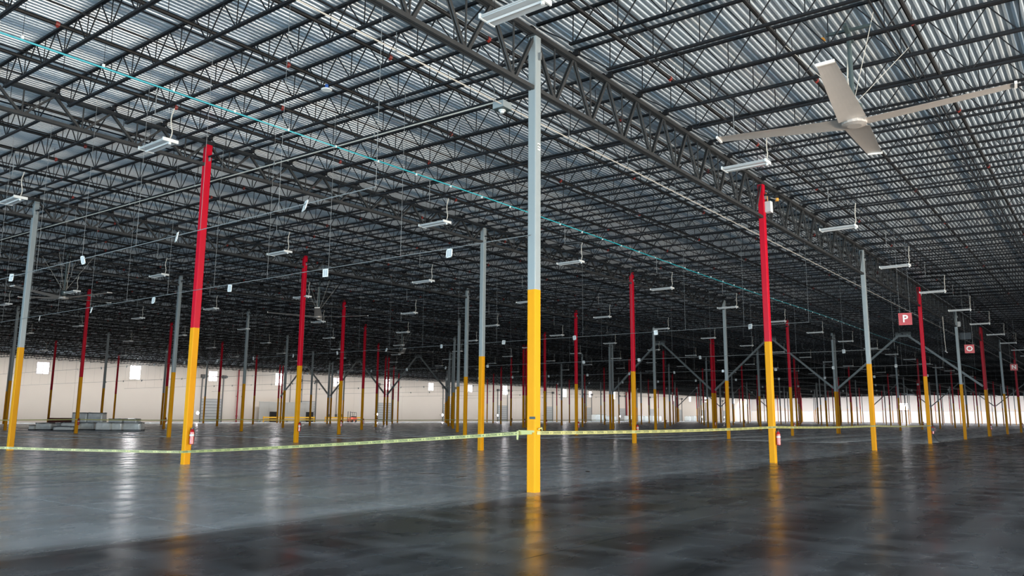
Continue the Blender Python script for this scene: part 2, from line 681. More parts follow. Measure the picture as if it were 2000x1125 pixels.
gird_cache = {}
for kind, dl in (('deep', -1.34), ('shallow', -0.74)):
    top, bot, diag = girder_parts(dl)
    web = MB()
    singles = []
    for (a, b, wd) in diag:
        p, q = (a[0], 0, a[1]), (b[0], 0, b[1])
        mb = MB()
        if wd > .05:
            off = Vector((q[2]-p[2], 0, p[0]-q[0])).normalized()
            for s in (-1, 1):
                mb.beam((p[0], s*.034, p[2]), (q[0], s*.034, q[2]), .028, wd*.85, up=off)
        else:
            mb.beam(p, q, wd, wd)
        web.v, web.f = web.v+mb.v, web.f+[tuple(k+len(web.v)-len(mb.v)*0 for k in f) for f in mb.f] if not web.v else web.f+[tuple(k+len(web.v) for k in f) for f in mb.f]
        singles.append(mb.mesh('web_member', 'girder_steel'))
    gird_cache[kind] = (top.mesh('top_chord', 'girder_steel'), bot.mesh('bottom_chord', 'girder_steel'), singles, None)
    # joined web for the far girders
    jw = MB()
    for me in singles:
        n0 = len(jw.v)
        jw.v += [tuple(v.co) for v in me.vertices]
        jw.f += [tuple(n0+k for k in p.vertices) for p in me.polygons]
    gird_cache[kind] = (gird_cache[kind][0], gird_cache[kind][1], singles, jw.mesh('web', 'girder_steel'))

for j in range(0, 9):
    for i in range(-2, 23):
        y = j*S2
        z = zr(y)
        if not in_view([(i*S1+u*S1/6, y, z) for u in range(7)], 40):
            continue
        kind = 'deep' if j == 0 else 'shallow'
        t = thing('roof_girder', '%s black truss girder over %s, from %s' % (kind, row_name(j), line_name(i)), 'girder', (i*S1, y, z), group='truss girders over the column rows')
        a, b, singles, joined = gird_cache[kind]
        link('top_chord', a, t)
        link('bottom_chord', b, t)
        dist = (Vector((i*S1+S1/2, y, z))-CAM).length
        if dist < 48:
            for me in singles:
                link('web_member', me, t)
        else:
            link('web', joined, t)['kind'] = 'stuff'

# ------------------------------------------------------------------ bar joists across the bays
JD = -0.46


def joist_builders():
    L = S2
    top = MB()
    for s in (-1, 1):
        top.box(s*.027-.018, s*.027+.018, .06, L-.06, .272, .325)
    seat = MB()
    seat.box(-.05, .05, -.09, .09, .16, .27)
    bots = []
    for e in (1.02, .12):
        b = MB()
        for s in (-1, 1):
            b.box(s*.027-.018, s*.027+.018, e, L-e, JD-.026, JD+.026)
        bots.append(b)
    web = []
    p = 1.2
    bn = [L/2+p*k for k in range(-5, 6)]
    tz = .29
    for k, y in enumerate(bn):
        web.append(((0, y, JD), (0, y, tz), .019))
        if k:
            web.append(((0, y-.03, JD), (0, y-p/2, tz), .024))
        if k < len(bn)-1:
            web.append(((0, y+.03, JD), (0, y+p/2, tz), .024))
    web.append(((0, bn[0], JD), (0, .12, .20), .028))
    web.append(((0, bn[-1], JD), (0, L-.12, .20), .028))
    return top, seat, bots, web


jt, js, jb, jw = joist_builders()
web_mbs = [MB().beam(a, b, w_, w_) for a, b, w_ in jw]
web_all = MB()
for mb in web_mbs:
    n0 = len(web_all.v)
    web_all.v += mb.v
    web_all.f += [tuple(n0+k for k in f) for f in mb.f]
joist_full = MB()
for mb in (jt, jb[0], web_all):
    n0 = len(joist_full.v)
    joist_full.v += mb.v
    joist_full.f += [tuple(n0+k for k in f) for f in mb.f]
jt_me, js_me = jt.mesh('top_chord', 'black_steel'), js.mesh('end_seat', 'black_steel')
jb_me = [b.mesh('bottom_chord', 'black_steel') for b in jb]
web_me = [mb.mesh('web_bar', 'black_steel') for mb in web_mbs]
web_all_me = web_all.mesh('web', 'black_steel')

cands = []
for j in range(-1, 9):
    y0, y1 = j*S2, (j+1)*S2
    z0, z1 = zr(y0), zr(y1)
    m0 = Matrix.Rotation(math.atan2(z1-z0, S2), 4, 'X')
    for i in range(-3, 23):
        for k in range(9):
            x = i*S1+k*S1/9
            if x < XN+.6:
                continue
            pts = [(x, y0+(y1-y0)*u/8, z0+(z1-z0)*u/8) for u in range(9)]
            vis = [q for q in (px(p) for p in pts) if q and -20 < q[0] < 2020 and -20 < q[1] < 1145]
            size = 0.0
            if vis:
                size = 1531*len(vis)/8/min(q[2] for q in vis)
                if len(vis) > 1:
                    size *= 0.2+math.hypot(vis[0][0]-vis[-1][0], vis[0][1]-vis[-1][1])/(1531*S2/min(q[2] for q in vis)+1)
            cands.append((size, i, j, k, x, y0, z0, m0))
cands.sort(key=lambda t: -t[0])
singles_n = 0
for n_, (size, i, j, k, x, y0, z0, m0) in enumerate(cands[:300]):
    if k:
        lab = 'black bar joist %s beyond %s, between %s and %s' % (ORD[k], line_name(i), row_name(j), row_name(j+1))
    else:
        lab = 'black tie joist on %s, between %s and %s' % (line_name(i), row_name(j), row_name(j+1))
    t = thing('bar_joist', lab, 'joist', (x, y0, z0), m0.to_euler(), 'bar joists under the roof deck')
    link('top_chord', jt_me, t)
    link('bottom_chord', jb_me[1 if k == 0 else 0], t)
    link('end_seat', js_me, t, (0, .10, 0))
    link('end_seat', js_me, t, (0, S2-.10, 0))
    if n_ < 90:
        for me in web_me:
            link('web_bar', me, t)
    else:
        link('web', web_all_me, t)['kind'] = 'stuff'
far_m = [Matrix.Translation((x, y0, z0)) @ m0 for (size, i, j, k, x, y0, z0, m0) in cands[300:]]
jf = merged('distant_joists', joist_full, far_m, 'black_steel')
jf['label'] = 'mass of distant black bar joists filling the far roof'
jf['category'] = 'joists'

# ------------------------------------------------------------------ sprinkler pipes and bridging along the bays
pn = 0
for j in range(-1, 9):
    for f in ((.28, .47, .66, .88) if j < 0 else (.06, .25, .43, .62, .81)):
        y = (j+f)*S2
        z = zr(y)-.10
        pn += 1
        where = 'right of the taped row' if j < 0 else 'between %s and %s' % (row_name(j), row_name(j+1))
        t = thing('sprinkler_pipe', 'black sprinkler pipe, %s of %s %s' % (ORD[pn if pn < 5 else (pn-5) % 5+1], 'four' if j < 0 else 'five', where), 'pipe', (0, y, z), group='sprinkler pipes under the deck')
        MB().tube([(XN+.5, 0, 0), (22.9*S1, 0, 0)], .052, 8).obj('pipe_run', 'pipe_black', t)
        x = XN+2+random.random()*4
        while x < 9*S1:
            if in_view([(x, y, z)], 5):
                MB().tube([(x-.045, 0, 0), (x+.045, 0, 0)], .062, 8).box(x-.02, x+.02, -.015, .015, -.085, .07).obj('coupling', 'coupling_red', t)
            x += 6.4
        hang = MB()
        x = XN+.8
        while x < 12*S1:
            hang.beam((x, 0, .03), (x, 0, .42), .012, .012)
            x += S1/9*2
        hang.obj('hanger_rods', 'black_steel', t)['kind'] = 'stuff'
for j in range(-1, 9):
    for q, f in enumerate((.16, .5, .84)):
        y = (j+f)*S2
        z = zr(y)
        where = 'right of the taped row' if j < 0 else 'between %s and %s' % (row_name(j), row_name(j+1))
        t = thing('joist_bridging', 'pair of thin bridging angles, %s of three %s' % (ORD[q+1], where), 'bridging', (0, y, z), group='bridging lines between joists')
        MB().beam((XN+.5, 0, JD+.045), (22.9*S1, 0, JD+.045), .035, .035).obj('lower_angle', 'black_steel', t)
        MB().beam((XN+.5, .05, .24), (22.9*S1, .05, .24), .035, .035).obj('upper_angle', 'black_steel', t)

# ------------------------------------------------------------------ wind braces at the two joint lines
def brace(i, j, lab):
    x = i*S1
    y0, y1 = j*S2, (j+1)*S2
    ym = (y0+y1)/2
    zt = zr(ym)-.35
    t = thing('chevron_brace', lab, 'brace', (x, ym, 0), group='chevron braces between columns')
    for s, yy in ((-1, y0), (1, y1)):
        MB().beam((0, s*.35, zt-.15), (0, s*(S2/2-.2), HM+.35), .20, .20, up=(1, 0, 0)).obj('brace_leg', 'girder_paint', t)
    MB().box(-.02, .02, -.75, .75, zt-.35, zt+.15).obj('gusset_plate', 'girder_paint', t)


mat('girder_paint', (0.17, 0.19, 0.19), 0.4, noise=0.15)
for j in (0, 1, 2, 5, 6, 7):
    brace(5, j, 'dark grey inverted V brace at the first joint line, %s to %s' % (row_name(j), row_name(j+1)))
for j in (0, 1, 2, 5, 6):
    brace(14, j, 'dark grey inverted V brace at the far joint line, %s to %s' % (row_name(j), row_name(j+1)))

# ------------------------------------------------------------------ hanging linear lights
def make_light():
    t = thing('hanging_light', '', 'light', group='unlit linear lights on cords')
    L, W = .62, .20
    body = MB().prism([(-W, 0), (-.035, -.012), (0, -.045), (.035, -.012), (W, 0), (W-.03, .05), (-W+.03, .05)], 'y', -L, L)
    body.obj('housing', 'white_sheet', t)
    for s in (-1, 1):
        MB().box(s*.115-.07, s*.115+.07, -L+.03, L-.03, -.022, -.006).obj('lens', 'lens_grey', t)
        MB().box(-W-.012, W+.012, s*L-.018, s*L+.018, -.03, .06).obj('end_cap', 'white_paint', t)
    MB().tube([(0, -L+.02, -.04), (0, -L+.02, -.09)], .035, 8).obj('sensor', 'white_paint', t)
    return t


lt0 = make_light()
lx = [-.29*S1, .41*S1] + [S1*(1.01+.605*k) for k in range(0, 22)]
ly = [-.195*S2, .64*S2, 1.30*S2, 2.02*S2, 2.72*S2, 3.42*S2, 4.12*S2, 4.82*S2, 5.5*S2, 6.2*S2]
first = True
cord_cache = {}
for b, y in enumerate(ly):
    for a, x in enumerate(lx):
        z = 8.61+.004*min(y, 2*YTOP-y)
        q = px((x, y, z))
        if not q or not (-30 < q[0] < 2030 and -40 < q[1] < 1125) or q[2] > 130:
            continue
        lab = 'white linear light on a cord, %s along %s hanging line' % (ORD[a+1], 'the taped row' if b == 0 else 'the '+ORD[b+1])
        if first:
            t = lt0
            t.location = (x, y, z)
            t['label'] = lab
            first = False
        else:
            t = copy_tree(lt0, (x, y, z), label=lab)
        # cord and wires run up to the joists (same for every light)
        if 'cord' not in cord_cache:
            pts = [(.03*math.sin(k*.9), -.58-.02*k*(1 if k < 3 else .4), .05+k*.105) for k in range(9)]
            cord_cache['cord'] = MB().tube(pts, .016, 5).mesh('power_flex', 'cord_white')
            cord_cache['whip'] = MB().tube([(pts[-1][0], pts[-1][1], .89), (0, -.3, .93), (0, .3, .94), (0, .3, 1.75)], .012, 5).mesh('feed_conduit', 'galvanised')
            cord_cache['wire'] = MB().beam((0, -.5, .05), (0, -.5, 1.75), .006, .006).mesh('hanging_wire', 'black_steel')
        have = [c.name.split('.')[0] for c in t.children]
        if 'power_flex' not in have:
            link('power_flex', cord_cache['cord'], t)
            link('feed_conduit', cord_cache['whip'], t)
            link('hanging_wire', cord_cache['wire'], t)
            link('hanging_wire', cord_cache['wire'], t, (0, .95, 0))

# ------------------------------------------------------------------ guide wires with white cards
WZ = 5.8
card_frame = MB()
cw, ch = .10, .115
for u0, u1, v0, v1 in ((-cw, -cw+.025, -ch, ch), (cw-.025, cw, -ch, ch), (-cw, cw, -ch, -ch+.025), (-cw, cw, ch-.025, ch)):
    card_frame.box(-.008, .008, u0, u1, v0, v1)
cf_me = card_frame.mesh('card_frame', 'white_paint')
cc_me = MB().box(-.004, .004, -cw+.02, cw-.02, -ch+.02, ch-.02).mesh('card_face', 'lens_grey')
cross_me = MB().box(-.006, .006, -.006, .006, -ch+.02, ch-.02).mesh('card_rib', 'white_paint')
wire_rows = [(-.325*S1, 0, 'first short guide wire'), (-.14, 0, 'tall column guide wire'), (1.342*S1, 0, 'second guide wire'), (2.42*S1, .02, 'third guide wire'), (3.5*S1, .05, 'fourth guide wire'), (4.6*S1, .1, 'fifth guide wire'), (6.0*S1, .1, 'sixth guide wire'), (7.4*S1, .1, 'seventh guide wire'), (8.8*S1, .1, 'eighth guide wire')]
for x, f0, nm in wire_rows:
    t = thing('guide_wire', 'thin grey %s running across the bays with white cards' % nm.replace('guide wire', 'wire'), 'wire', (x, 0, WZ), group='guide wires with cards')
    MB().tube([(0, f0*S2, 0), (0, 8.9*S2, 0)], .010 if x < 30 else .014, 5).obj('cable', 'galvanised', t)
    drop = MB()
    y = 0 if x != -.14 else .30*S2
    while y < 8.9*S2:
        drop.beam((0, y, 0), (0, y, zr(y)-WZ-.4), .006, .006)
        y += .205*S2
    drop.obj('drop_wires', 'galvanised', t)['kind'] = 'stuff'
    k = 0
    while True:
        y = (f0+.185+.336*k-(.041 if x < -1 else 0))*S2
        if x == -.14:
            y = (.178+.336*k)*S2
        if y > 7.2*S2:
            break
        k += 1
        q = px((x, y, WZ))
        if not q or not -10 < q[0] < 2010:
            continue
        a = thing('guide_card', 'small white framed card, %s along the %s' % (ORD[k], nm), 'card', (x, y, WZ-ch+(.08 if x < -1 or x > 1 else -.01)), (math.radians(random.uniform(-6, 6)), math.radians(random.uniform(-16, 16)), math.radians(random.uniform(-25, 15))), 'white cards on the guide wires')
        link('card_frame', cf_me, a)
        link('card_face', cc_me, a)
        link('card_rib', cross_me, a)

# ------------------------------------------------------------------ conduits, teal cable, sensor box
t = thing('teal_cable', 'teal cable with white clips slung under the joists beside the taped row', 'cable', (0, .512*S2, 9.5))
MB().tube([(x, 0, .05*math.sin(x*.16)) for x in np.arange(XN+.6, 9*S1, 3.0)], .020, 6).obj('cable_run', 'teal_cable', t)
for k in range(-10, 60):
    x = k*S1/9
    q = px((x, .512*S2, 9.5))
    if q and -20 < q[0] < 1700:
        MB().box(x-.025, x+.025, -.025, .025, -.03, .04).obj('clip', 'white_paint', t)
        MB().beam((x, 0, .04), (x, 0, .80), .007, .007).obj('clip_rod', 'black_steel', t)
t = thing('steel_conduit', 'pale straight conduit running along the taped row through the sensor box', 'conduit', (0, 1.25, 9.45))
MB().tube([(XN+.6, 0, 0), (12*S1, 0, 0)], .017, 6).obj('conduit_run', 'cord_white', t)
for k in range(-6, 40):
    x = k*S1/9*2
    if in_view([(x, 1.25, 9.45)], 0):
        MB().beam((x, 0, 0), (x, 0, .42), .010, .010).box(x-.02, x+.02, -.025, .025, -.03, .03).obj('strap', 'galvanised', t)
t = thing('branch_conduit', 'pale conduit crossing the bays from the sensor box past the red column', 'conduit', (.45, 0, 9.62))
pts = [(0, y, SL*(min(y, 2*YTOP-y)-1.25)) for y in np.arange(1.3, 8.6*S2, 3.0)]
MB().tube(pts, .019, 6).obj('conduit_run', 'cord_white', t)
for k in range(1, 12):
    y = 1.3+k*4.8
    MB().beam((0, y, SL*(y-1.25)), (0, y, SL*(y-1.25)+.5), .010, .010).box(-.03, .03, y-.03, y+.03, SL*(y-1.25)-.03, SL*(y-1.25)+.03).obj('strap', 'galvanised', t)
t = thing('sensor_box', 'grey junction box with a white detector below, left of the tall column top', 'box', (.45, 1.35, 9.45))
bx = MB().box(-.17, .17, -.17, .17, -.08, .10)
bx.obj('box_body', 'grey_paint', t)
MB().box(-.18, .18, -.18, .18, -.095, -.08).obj('box_lid', 'motor_dark', t)
MB().tube([(0, 0, -.095), (0, 0, -.12), (0, 0, -.13), (0, 0, -.17)], [.09, .095, .06, .05], 12).obj('detector', 'white_paint', t)

t = thing('smoke_detector', 'round white detector disc hung under a joist, left of the sensor box', 'detector', (-1.79, 5.56, 10.20))
MB().tube([(0, 0, 0), (0, 0, .02), (0, 0, .05)], [.13, .15, .06], 14).obj('detector_disc', 'white_paint', t)
MB().box(-.03, .03, -.03, .03, .05, .16).obj('blue_clip', 'clip_blue', t)
t = thing('yellow_tag', 'small yellow tag on the deck above the nearest ceiling fan', 'tag', (4.5, -5.5, 10.86))
MB().box(-.10, .10, -.035, .035, -.01, .01).obj('tag_sheet', 'orange_lens', t)
MB().beam((0, 0, .01), (0, 0, .12), .01, .01).obj('tag_tie', 'black_plastic', t)

# ------------------------------------------------------------------ ceiling fans
def fan(x, y, z, R_, rot, lab, tilt=0.0):
    t = thing('ceiling_fan', lab, 'fan', (x, y, z), (0, tilt, rot), group='large four-bladed ceiling fans')
    up = zr(y)+.2-z
    MB().tube([(0, 0, .1), (0, 0, up)], .055, 10).obj('drop_pole', 'motor_dark', t)
    MB().tube([(0, 0, .10), (0, 0, .16), (0, 0, .42), (0, 0, .48)], [.12, .20, .20, .12], 14, True).obj('motor', 'motor_dark', t)
    MB().tube([(0, 0, -.08), (0, 0, -.05), (0, 0, .08), (0, 0, .10)], [.16, .28, .28, .20], 16).obj('hub', 'fan_blade', t)
    MB().box(-.5, .5, -.04, .04, up-.12, up-.04).box(-.04, .04, -.5, .5, up-.04, up+.02).obj('mount_frame', 'motor_dark', t)
    for k in range(4):
        a = k*math.pi/2
        # cambered, twisted blade
        m = MB()
        ns, nc = 8, 6
        for side in (0, 1):
            for s in range(ns+1):
                u = s/ns
                r = .26+(R_-.26)*u
                chord = .60-.24*u
                pit = math.radians(6-3*u)
                for c in range(nc+1):
                    v = c/nc-.5
                    th = .018*(1-(2*v)**2)+.003
                    w_ = v*chord
                    zz = .05*(1-(2*v)**2)*.6-(th if side else 0)
                    m.v.append((r, w_*math.cos(pit)-zz*math.sin(pit), w_*math.sin(pit)+zz*math.cos(pit)+.2*u))
        nn = (ns+1)*(nc+1)
        for side in (0, 1):
            for s in range(ns):
                for c in range(nc):
                    q = side*nn+s*(nc+1)+c
                    f = (q, q+nc+1, q+nc+2, q+1)
                    m.f.append(f if side else tuple(reversed(f)))
        for s in range(ns):
            for c in (0, nc):
                q = s*(nc+1)+c
                m.f.append((q, q+nc+1, q+nc+1+nn, q+nn))
        for s in (0, ns):
            for c in range(nc):
                q = s*(nc+1)+c
                m.f.append((q, q+1, q+1+nn, q+nn))
        bl = m.obj('blade', 'fan_blade', t, smooth=False)
        bl.rotation_euler = (0, 0, a)
        tip = MB().box(R_-.01, R_+.04, -.18, .18, .17, .23).obj('tip_cap', 'fan_edge', bl)
        tip.rotation_euler = (math.radians(3), 0, 0)
    for k in range(4):
        a = k*math.pi/2+.5
        MB().beam((.08*math.cos(a), .08*math.sin(a), .5), (1.5*math.cos(a), 1.5*math.sin(a), up-.35), .012, .012).obj('guy_wire', 'cord_white', t)
    MB().tube([(.15, .05, .45), (.28, .1, .8), (.22, .12, 1.2), (.30, .05, up-.1)], .02, 5).obj('power_cable', 'cord_white', t)


fan(4.31, -6.13, 8.5, 3.2, math.radians(5), 'large four-bladed ceiling fan hanging right of the tall column')
fan(.45*S1, 2.9*S2, 8.7, 3.55, math.radians(20), 'dark four-bladed ceiling fan behind the leftmost grey column')
fan(1.45*S1, 2.5*S2, 8.7, 3.55, math.radians(50), 'ceiling fan beyond the second red column of the third row')
fan(3.25*S1, 3.85*S2, 8.7, 3.55, math.radians(50), 'distant ceiling fan above the brace peak')

# ------------------------------------------------------------------ aisle signs
def text_mesh(s, size, name, m, depth=.004):
    c = bpy.data.curves.new(name, 'FONT')
    c.body = s
    c.size = size
    c.align_x, c.align_y = 'CENTER', 'CENTER'
    c.extrude = depth
    c.resolution_u = 2
    c.offset = size*.02
    o = bpy.data.objects.new(name, c)
    COL.objects.link(o)
    dg = bpy.context.evaluated_depsgraph_get()
    me = bpy.data.meshes.new_from_object(o.evaluated_get(dg))
    bpy.data.objects.remove(o)
    bpy.data.curves.remove(c)
    me.materials.clear()
    me.materials.append(MATS[m])
    me.name = name
    return me


ROTS = Matrix(((0, 0, -1, 0), (-1, 0, 0, 0), (0, 1, 0, 0), (0, 0, 0, 1)))   # text facing the -x side
for s, x, y, z, sz in (('P', 25.1, -2.95, 6.2, .27), ('O', 44.5, -2.95, 6.2, .27), ('N', 67.5, -3.3, 6.2, .27)):
    t = thing('aisle_sign', 'square red aisle sign with a white letter %s hanging by wires' % s, 'sign', (x, y, z), (0, 0, math.radians(12)))
    MB().box(0, .012, -sz, sz, -sz, sz).obj('panel', 'sign_red', t)
    rim = MB()
    for u0, u1, v0, v1 in ((-sz-.01, -sz+.015, -sz-.01, sz+.01), (sz-.015, sz+.01, -sz-.01, sz+.01), (-sz, sz, -sz-.01, -sz+.015), (-sz, sz, sz-.015, sz+.01)):
        rim.box(-.004, .016, u0, u1, v0, v1)
    rim.obj('rim', 'sign_red', t)
    o = link('letter', text_mesh(s, sz*1.75, 'letter', 'white_paint'), t)
    o.matrix_local = Matrix.Translation((-.006, 0, 0)) @ ROTS
    for q in (-1, 1):
        MB().beam((0, q*sz*.8, sz), (0, q*sz*.8, zr(y)-z), .006, .006).obj('wire', 'galvanised', t)

# ------------------------------------------------------------------ caution tape with printed words
ltr = text_mesh('CAUTION', .072, 'tape_text', 'tape_print', 0)
ltr_v = np.array([v.co[:] for v in ltr.vertices])
ltr_f = [tuple(p.vertices) for p in ltr.polygons]
TH = .038


def tape(lab, pts, sags, words=True):
    """a ribbon through the given points; the words follow it"""
    path = []
    for k in range(len(pts)-1):
        a, b = Vector(pts[k]), Vector(pts[k+1])
        for s in range(24):
            u = s/24
            p = a.lerp(b, u)
            p.z -= sags[k]*4*u*(1-u)
            path.append(p)
    path.append(Vector(pts[-1]))
    m = MB()
    cum = [0.0]
    for a, b in zip(path, path[1:]):
        cum.append(cum[-1]+(b-a).length)
    for p in path:
        m.v += [(p.x, p.y, p.z-TH), (p.x, p.y, p.z+TH)]
    m.f = [(2*k, 2*k+2, 2*k+3, 2*k+1) for k in range(len(path)-1)]
    t = thing('caution_tape', lab, 'tape', (0, 0, 0))
    m.obj('ribbon', 'tape_yellow', t)
    if not words:
        return t
    pr_ = MB()
    total = cum[-1]
    pos, k = .30, 0
    cumn = np.array(cum)
    P = np.array([p[:] for p in path])

    def at(u):
        q = min(max(int(np.searchsorted(cumn, u))-1, 0), len(path)-2)
        f = (u-cumn[q])/(cumn[q+1]-cumn[q])
        d = P[q+1]-P[q]
        nrm = np.array((d[1], -d[0], 0))/math.hypot(d[0], d[1])
        return P[q]+d*f, nrm
    while pos < total-.4:
        q = px(at(pos)[0])
        if q and -50 < q[0] < 2050:
            n0 = len(pr_.v)
            for side in (1,):
                for vx, vy, vz in ltr_v:
                    c, nr = at(pos+vx*1.0)
                    if nr.dot(np.array(CAM)-c) < 0:
                        nr = -nr
                    # words read from the camera's side
                    c = c+nr*.004
                    pr_.v.append((c[0], c[1], c[2]+vy))
            pr_.f += [tuple(n0+i for i in f) for f in ltr_f]
            c0, nr = at(pos+.24)
            if nr.dot(np.array(CAM)-c0) < 0:
                nr = -nr
            n0 = len(pr_.v)
            ang = [math.pi*2*a/12 for a in range(12)]
            for a_, an in enumerate(ang):
                rr = .020 if a_ % 2 else .011
                c, _ = at(pos+.24+rr*math.cos(an))
                c = c+nr*.004
                pr_.v.append((c[0], c[1], c[2]+rr*math.sin(an)))
            pr_.f.append(tuple(range(n0, n0+12)))
        pos += .48
    pr_.obj('printed_words', 'tape_print', t)
    return t


e = CW+.012
tape('yellow caution tape sagging from the tall column left past the nearest red column', [(-6.5, 24.5, .62), (-e, S2+.2, .395), (-e, -.05, 1.30)], [.05, .03])
tape('yellow caution tape strung level along the taped row beyond the tall column', [(-.05, -e, 1.29), (S1, -e, 1.31), (2*S1, -e, 1.27), (3*S1-.1, -e, 1.20)], [.04, .04, .04])
tape('distant yellow caution tape cordon along the fifth row', [(-1.0, 4*S2-e, 1.12)]+[(i*S1, 4*S2-e, 1.1) for i in range(0, 8)], [.06]*8, False)
t = thing('tape_knot', 'yellow tape end and knot hanging from the tall column', 'tape', (0, 0, 1.3))
tl = MB()
tl.v = [(-e-.05, .28, .03), (-e-.05, .34, .03), (-e-.06, .34, -.16), (-e-.06, .29, -.17)]
tl.f = [(0, 1, 2, 3)]
tl.obj('loose_end', 'tape_yellow', t)
MB().box(-e-.012, -e+.004, -.11, .32, .0, .045).obj('wrap', 'tape_yellow', t)
MB().tube([(-.02, -e-.01, .07), (.06, -e-.05, .10), (.12, -e-.02, .05)], .018, 6).obj('bow', 'tape_yellow', t)
# small dark sticker and white number plate on the tall column
t = thing('dark_sticker', 'small dark sticker on the yellow paint of the tall column', 'sticker', (-CW-.003, -.03, 1.62))
MB().box(-.002, .002, -.10, .06, -.028, .028).obj('sticker_sheet', 'dark_print', t)
t = thing('number_plate', 'small white number label high on the tall column', 'label', (.02, -CW-.004, 7.95))
MB().box(-.055, .055, -.002, .002, -.085, .085).obj('plate', 'white_paint', t)
o = link('digits', text_mesh('12', .13, 'digits', 'dark_print', .001), t)
o.matrix_local = Matrix.Translation((0, -.004, 0)) @ Matrix.Rotation(math.radians(90), 4, 'X') @ Matrix.Rotation(math.radians(90), 4, 'Z')

# ------------------------------------------------------------------ fire extinguishers on the red columns
def extinguisher_meshes():
    cyl = MB().tube([(0, 0, -.30), (0, 0, -.28), (0, 0, .10), (0, 0, .17), (0, 0, .20)], [.065, .075, .075, .05, .03], 12).mesh('cylinder_body', 'extinguisher_red', False)
    valve = MB().tube([(0, 0, .20), (0, 0, .25)], .025, 8).beam((0, 0, .25), (.10, -.02, .29), .025, .012).beam((0, 0, .23), (.09, -.02, .22), .02, .01).mesh('valve', 'black_plastic')
    hose = MB().tube([(.03, 0, .22), (.10, 0, .18), (.11, 0, 0), (.09, 0, -.18)], .013, 6).mesh('hose', 'black_plastic')
    lab = MB().tube([(0, 0, -.03), (0, 0, .03)], .0765, 12, False).mesh('paper_label', 'lens_grey')
    hook = MB().box(-.02, .02, 0, .10, .15, .21).mesh('wall_hook', 'black_plastic')
    return cyl, valve, hose, lab, hook


ex = extinguisher_meshes()
for (i, j), c in columns.items():
    if (i+j) % 2 == 0 or j > 5 or i > 8:
        continue
    x0 = c.location.x
    t = thing('fire_extinguisher', 'red fire extinguisher on the red column, %s, %s' % (row_name(j), line_name(i)), 'extinguisher', (x0+.045, j*S2-CW-.095, .95), group='fire extinguishers on red columns')
    for nm, me in zip(('cylinder_body', 'valve', 'hose', 'paper_label', 'wall_hook'), ex):
        link(nm, me, t)

# ------------------------------------------------------------------ boxes on the taped-row columns
t = thing('control_box', 'pale grey control box mounted near the top of the first taped red column', 'box', (S1+.13, -.20, 9.82))
MB().box(-.13, .13, -.12, .10, -.21, .21).obj('box_body', 'white_sheet', t)
MB().box(-.135, .135, -.135, -.12, -.22, .22).obj('box_door', 'white_paint', t)
MB().tube([(-.05, 0, .21), (-.06, 0, .45), (-.02, .05, .6)], .012, 5).obj('box_cable', 'orange_lens', t)
MB().tube([(.05, 0, .21), (.05, .02, .5)], .012, 5).obj('box_conduit', 'galvanised', t)
t = thing('strobe_light', 'orange strobe light on a bracket beside the first taped red column', 'light', (S1+.75, -.35, 10.25))
MB().beam((-.45, .1, -.02), (0, 0, 0), .03, .03).obj('bracket', 'galvanised', t)
MB().tube([(0, 0, -.06), (0, 0, .05)], .07, 10).obj('lens', 'orange_lens', t)
t = thing('dangling_flex', 'pair of pale cords dangling from the light beside the third taped column', 'cord', (3*S1+.9, -1.2, 8.7))
MB().tube([(0, 0, 0), (.05, 0, -.9), (.15, 0, -1.7), (.2, -.02, -2.45)], .010, 5).obj('cord_strand', 'cord_white', t)
MB().tube([(.25, 0, 0), (.25, 0, -.9), (.28, 0, -1.7), (.33, -.02, -2.4)], .010, 5).obj('cord_strand', 'cord_white', t)
MB().tube([(.1, 0, -2.42), (.45, -.05, -2.5)], .04, 6).obj('plug', 'lens_grey', t)
t = thing('dark_monitor', 'black monitor box hanging behind the fourth taped column', 'monitor', (4*S1+.55, -.55, 8.6))
MB().box(-.12, .12, -.45, .45, -.28, .28).obj('monitor_case', 'black_plastic', t)
MB().beam((0, 0, .28), (0, 0, 1.6), .03, .03).obj('bracket', 'black_steel', t)
t = thing('small_white_box', 'small white box high on the fourth taped column', 'box', (4*S1+.1, -.22, 9.6))
MB().box(-.07, .07, -.10, .10, -.22, .22).obj('box_body', 'white_sheet', t)
MB().box(-.075, .075, -.115, -.10, -.2, .2).obj('box_door', 'white_paint', t)
t = thing('trailing_flex', 'black cord trailing from the third taped column to the floor', 'cord', (3*S1, -CW, 0))
MB().tube([(.12, -.03, 1.0), (.25, -.1, .5), (.5, -.3, .15), (.8, -.6, .02)], .02, 5).obj('cord_run', 'black_plastic', t)
t = thing('cord_reel', 'dark cord reel strapped low on the third taped column', 'reel', (3*S1+.02, -CW-.10, .95))
MB().tube([(-.05, 0, 0), (.08, 0, 0)], .13, 10).obj('reel_drum', 'black_plastic', t)
MB().tube([(.08, 0, 0), (.10, 0, 0)], .16, 10).obj('reel_flange', 'extinguisher_red', t)

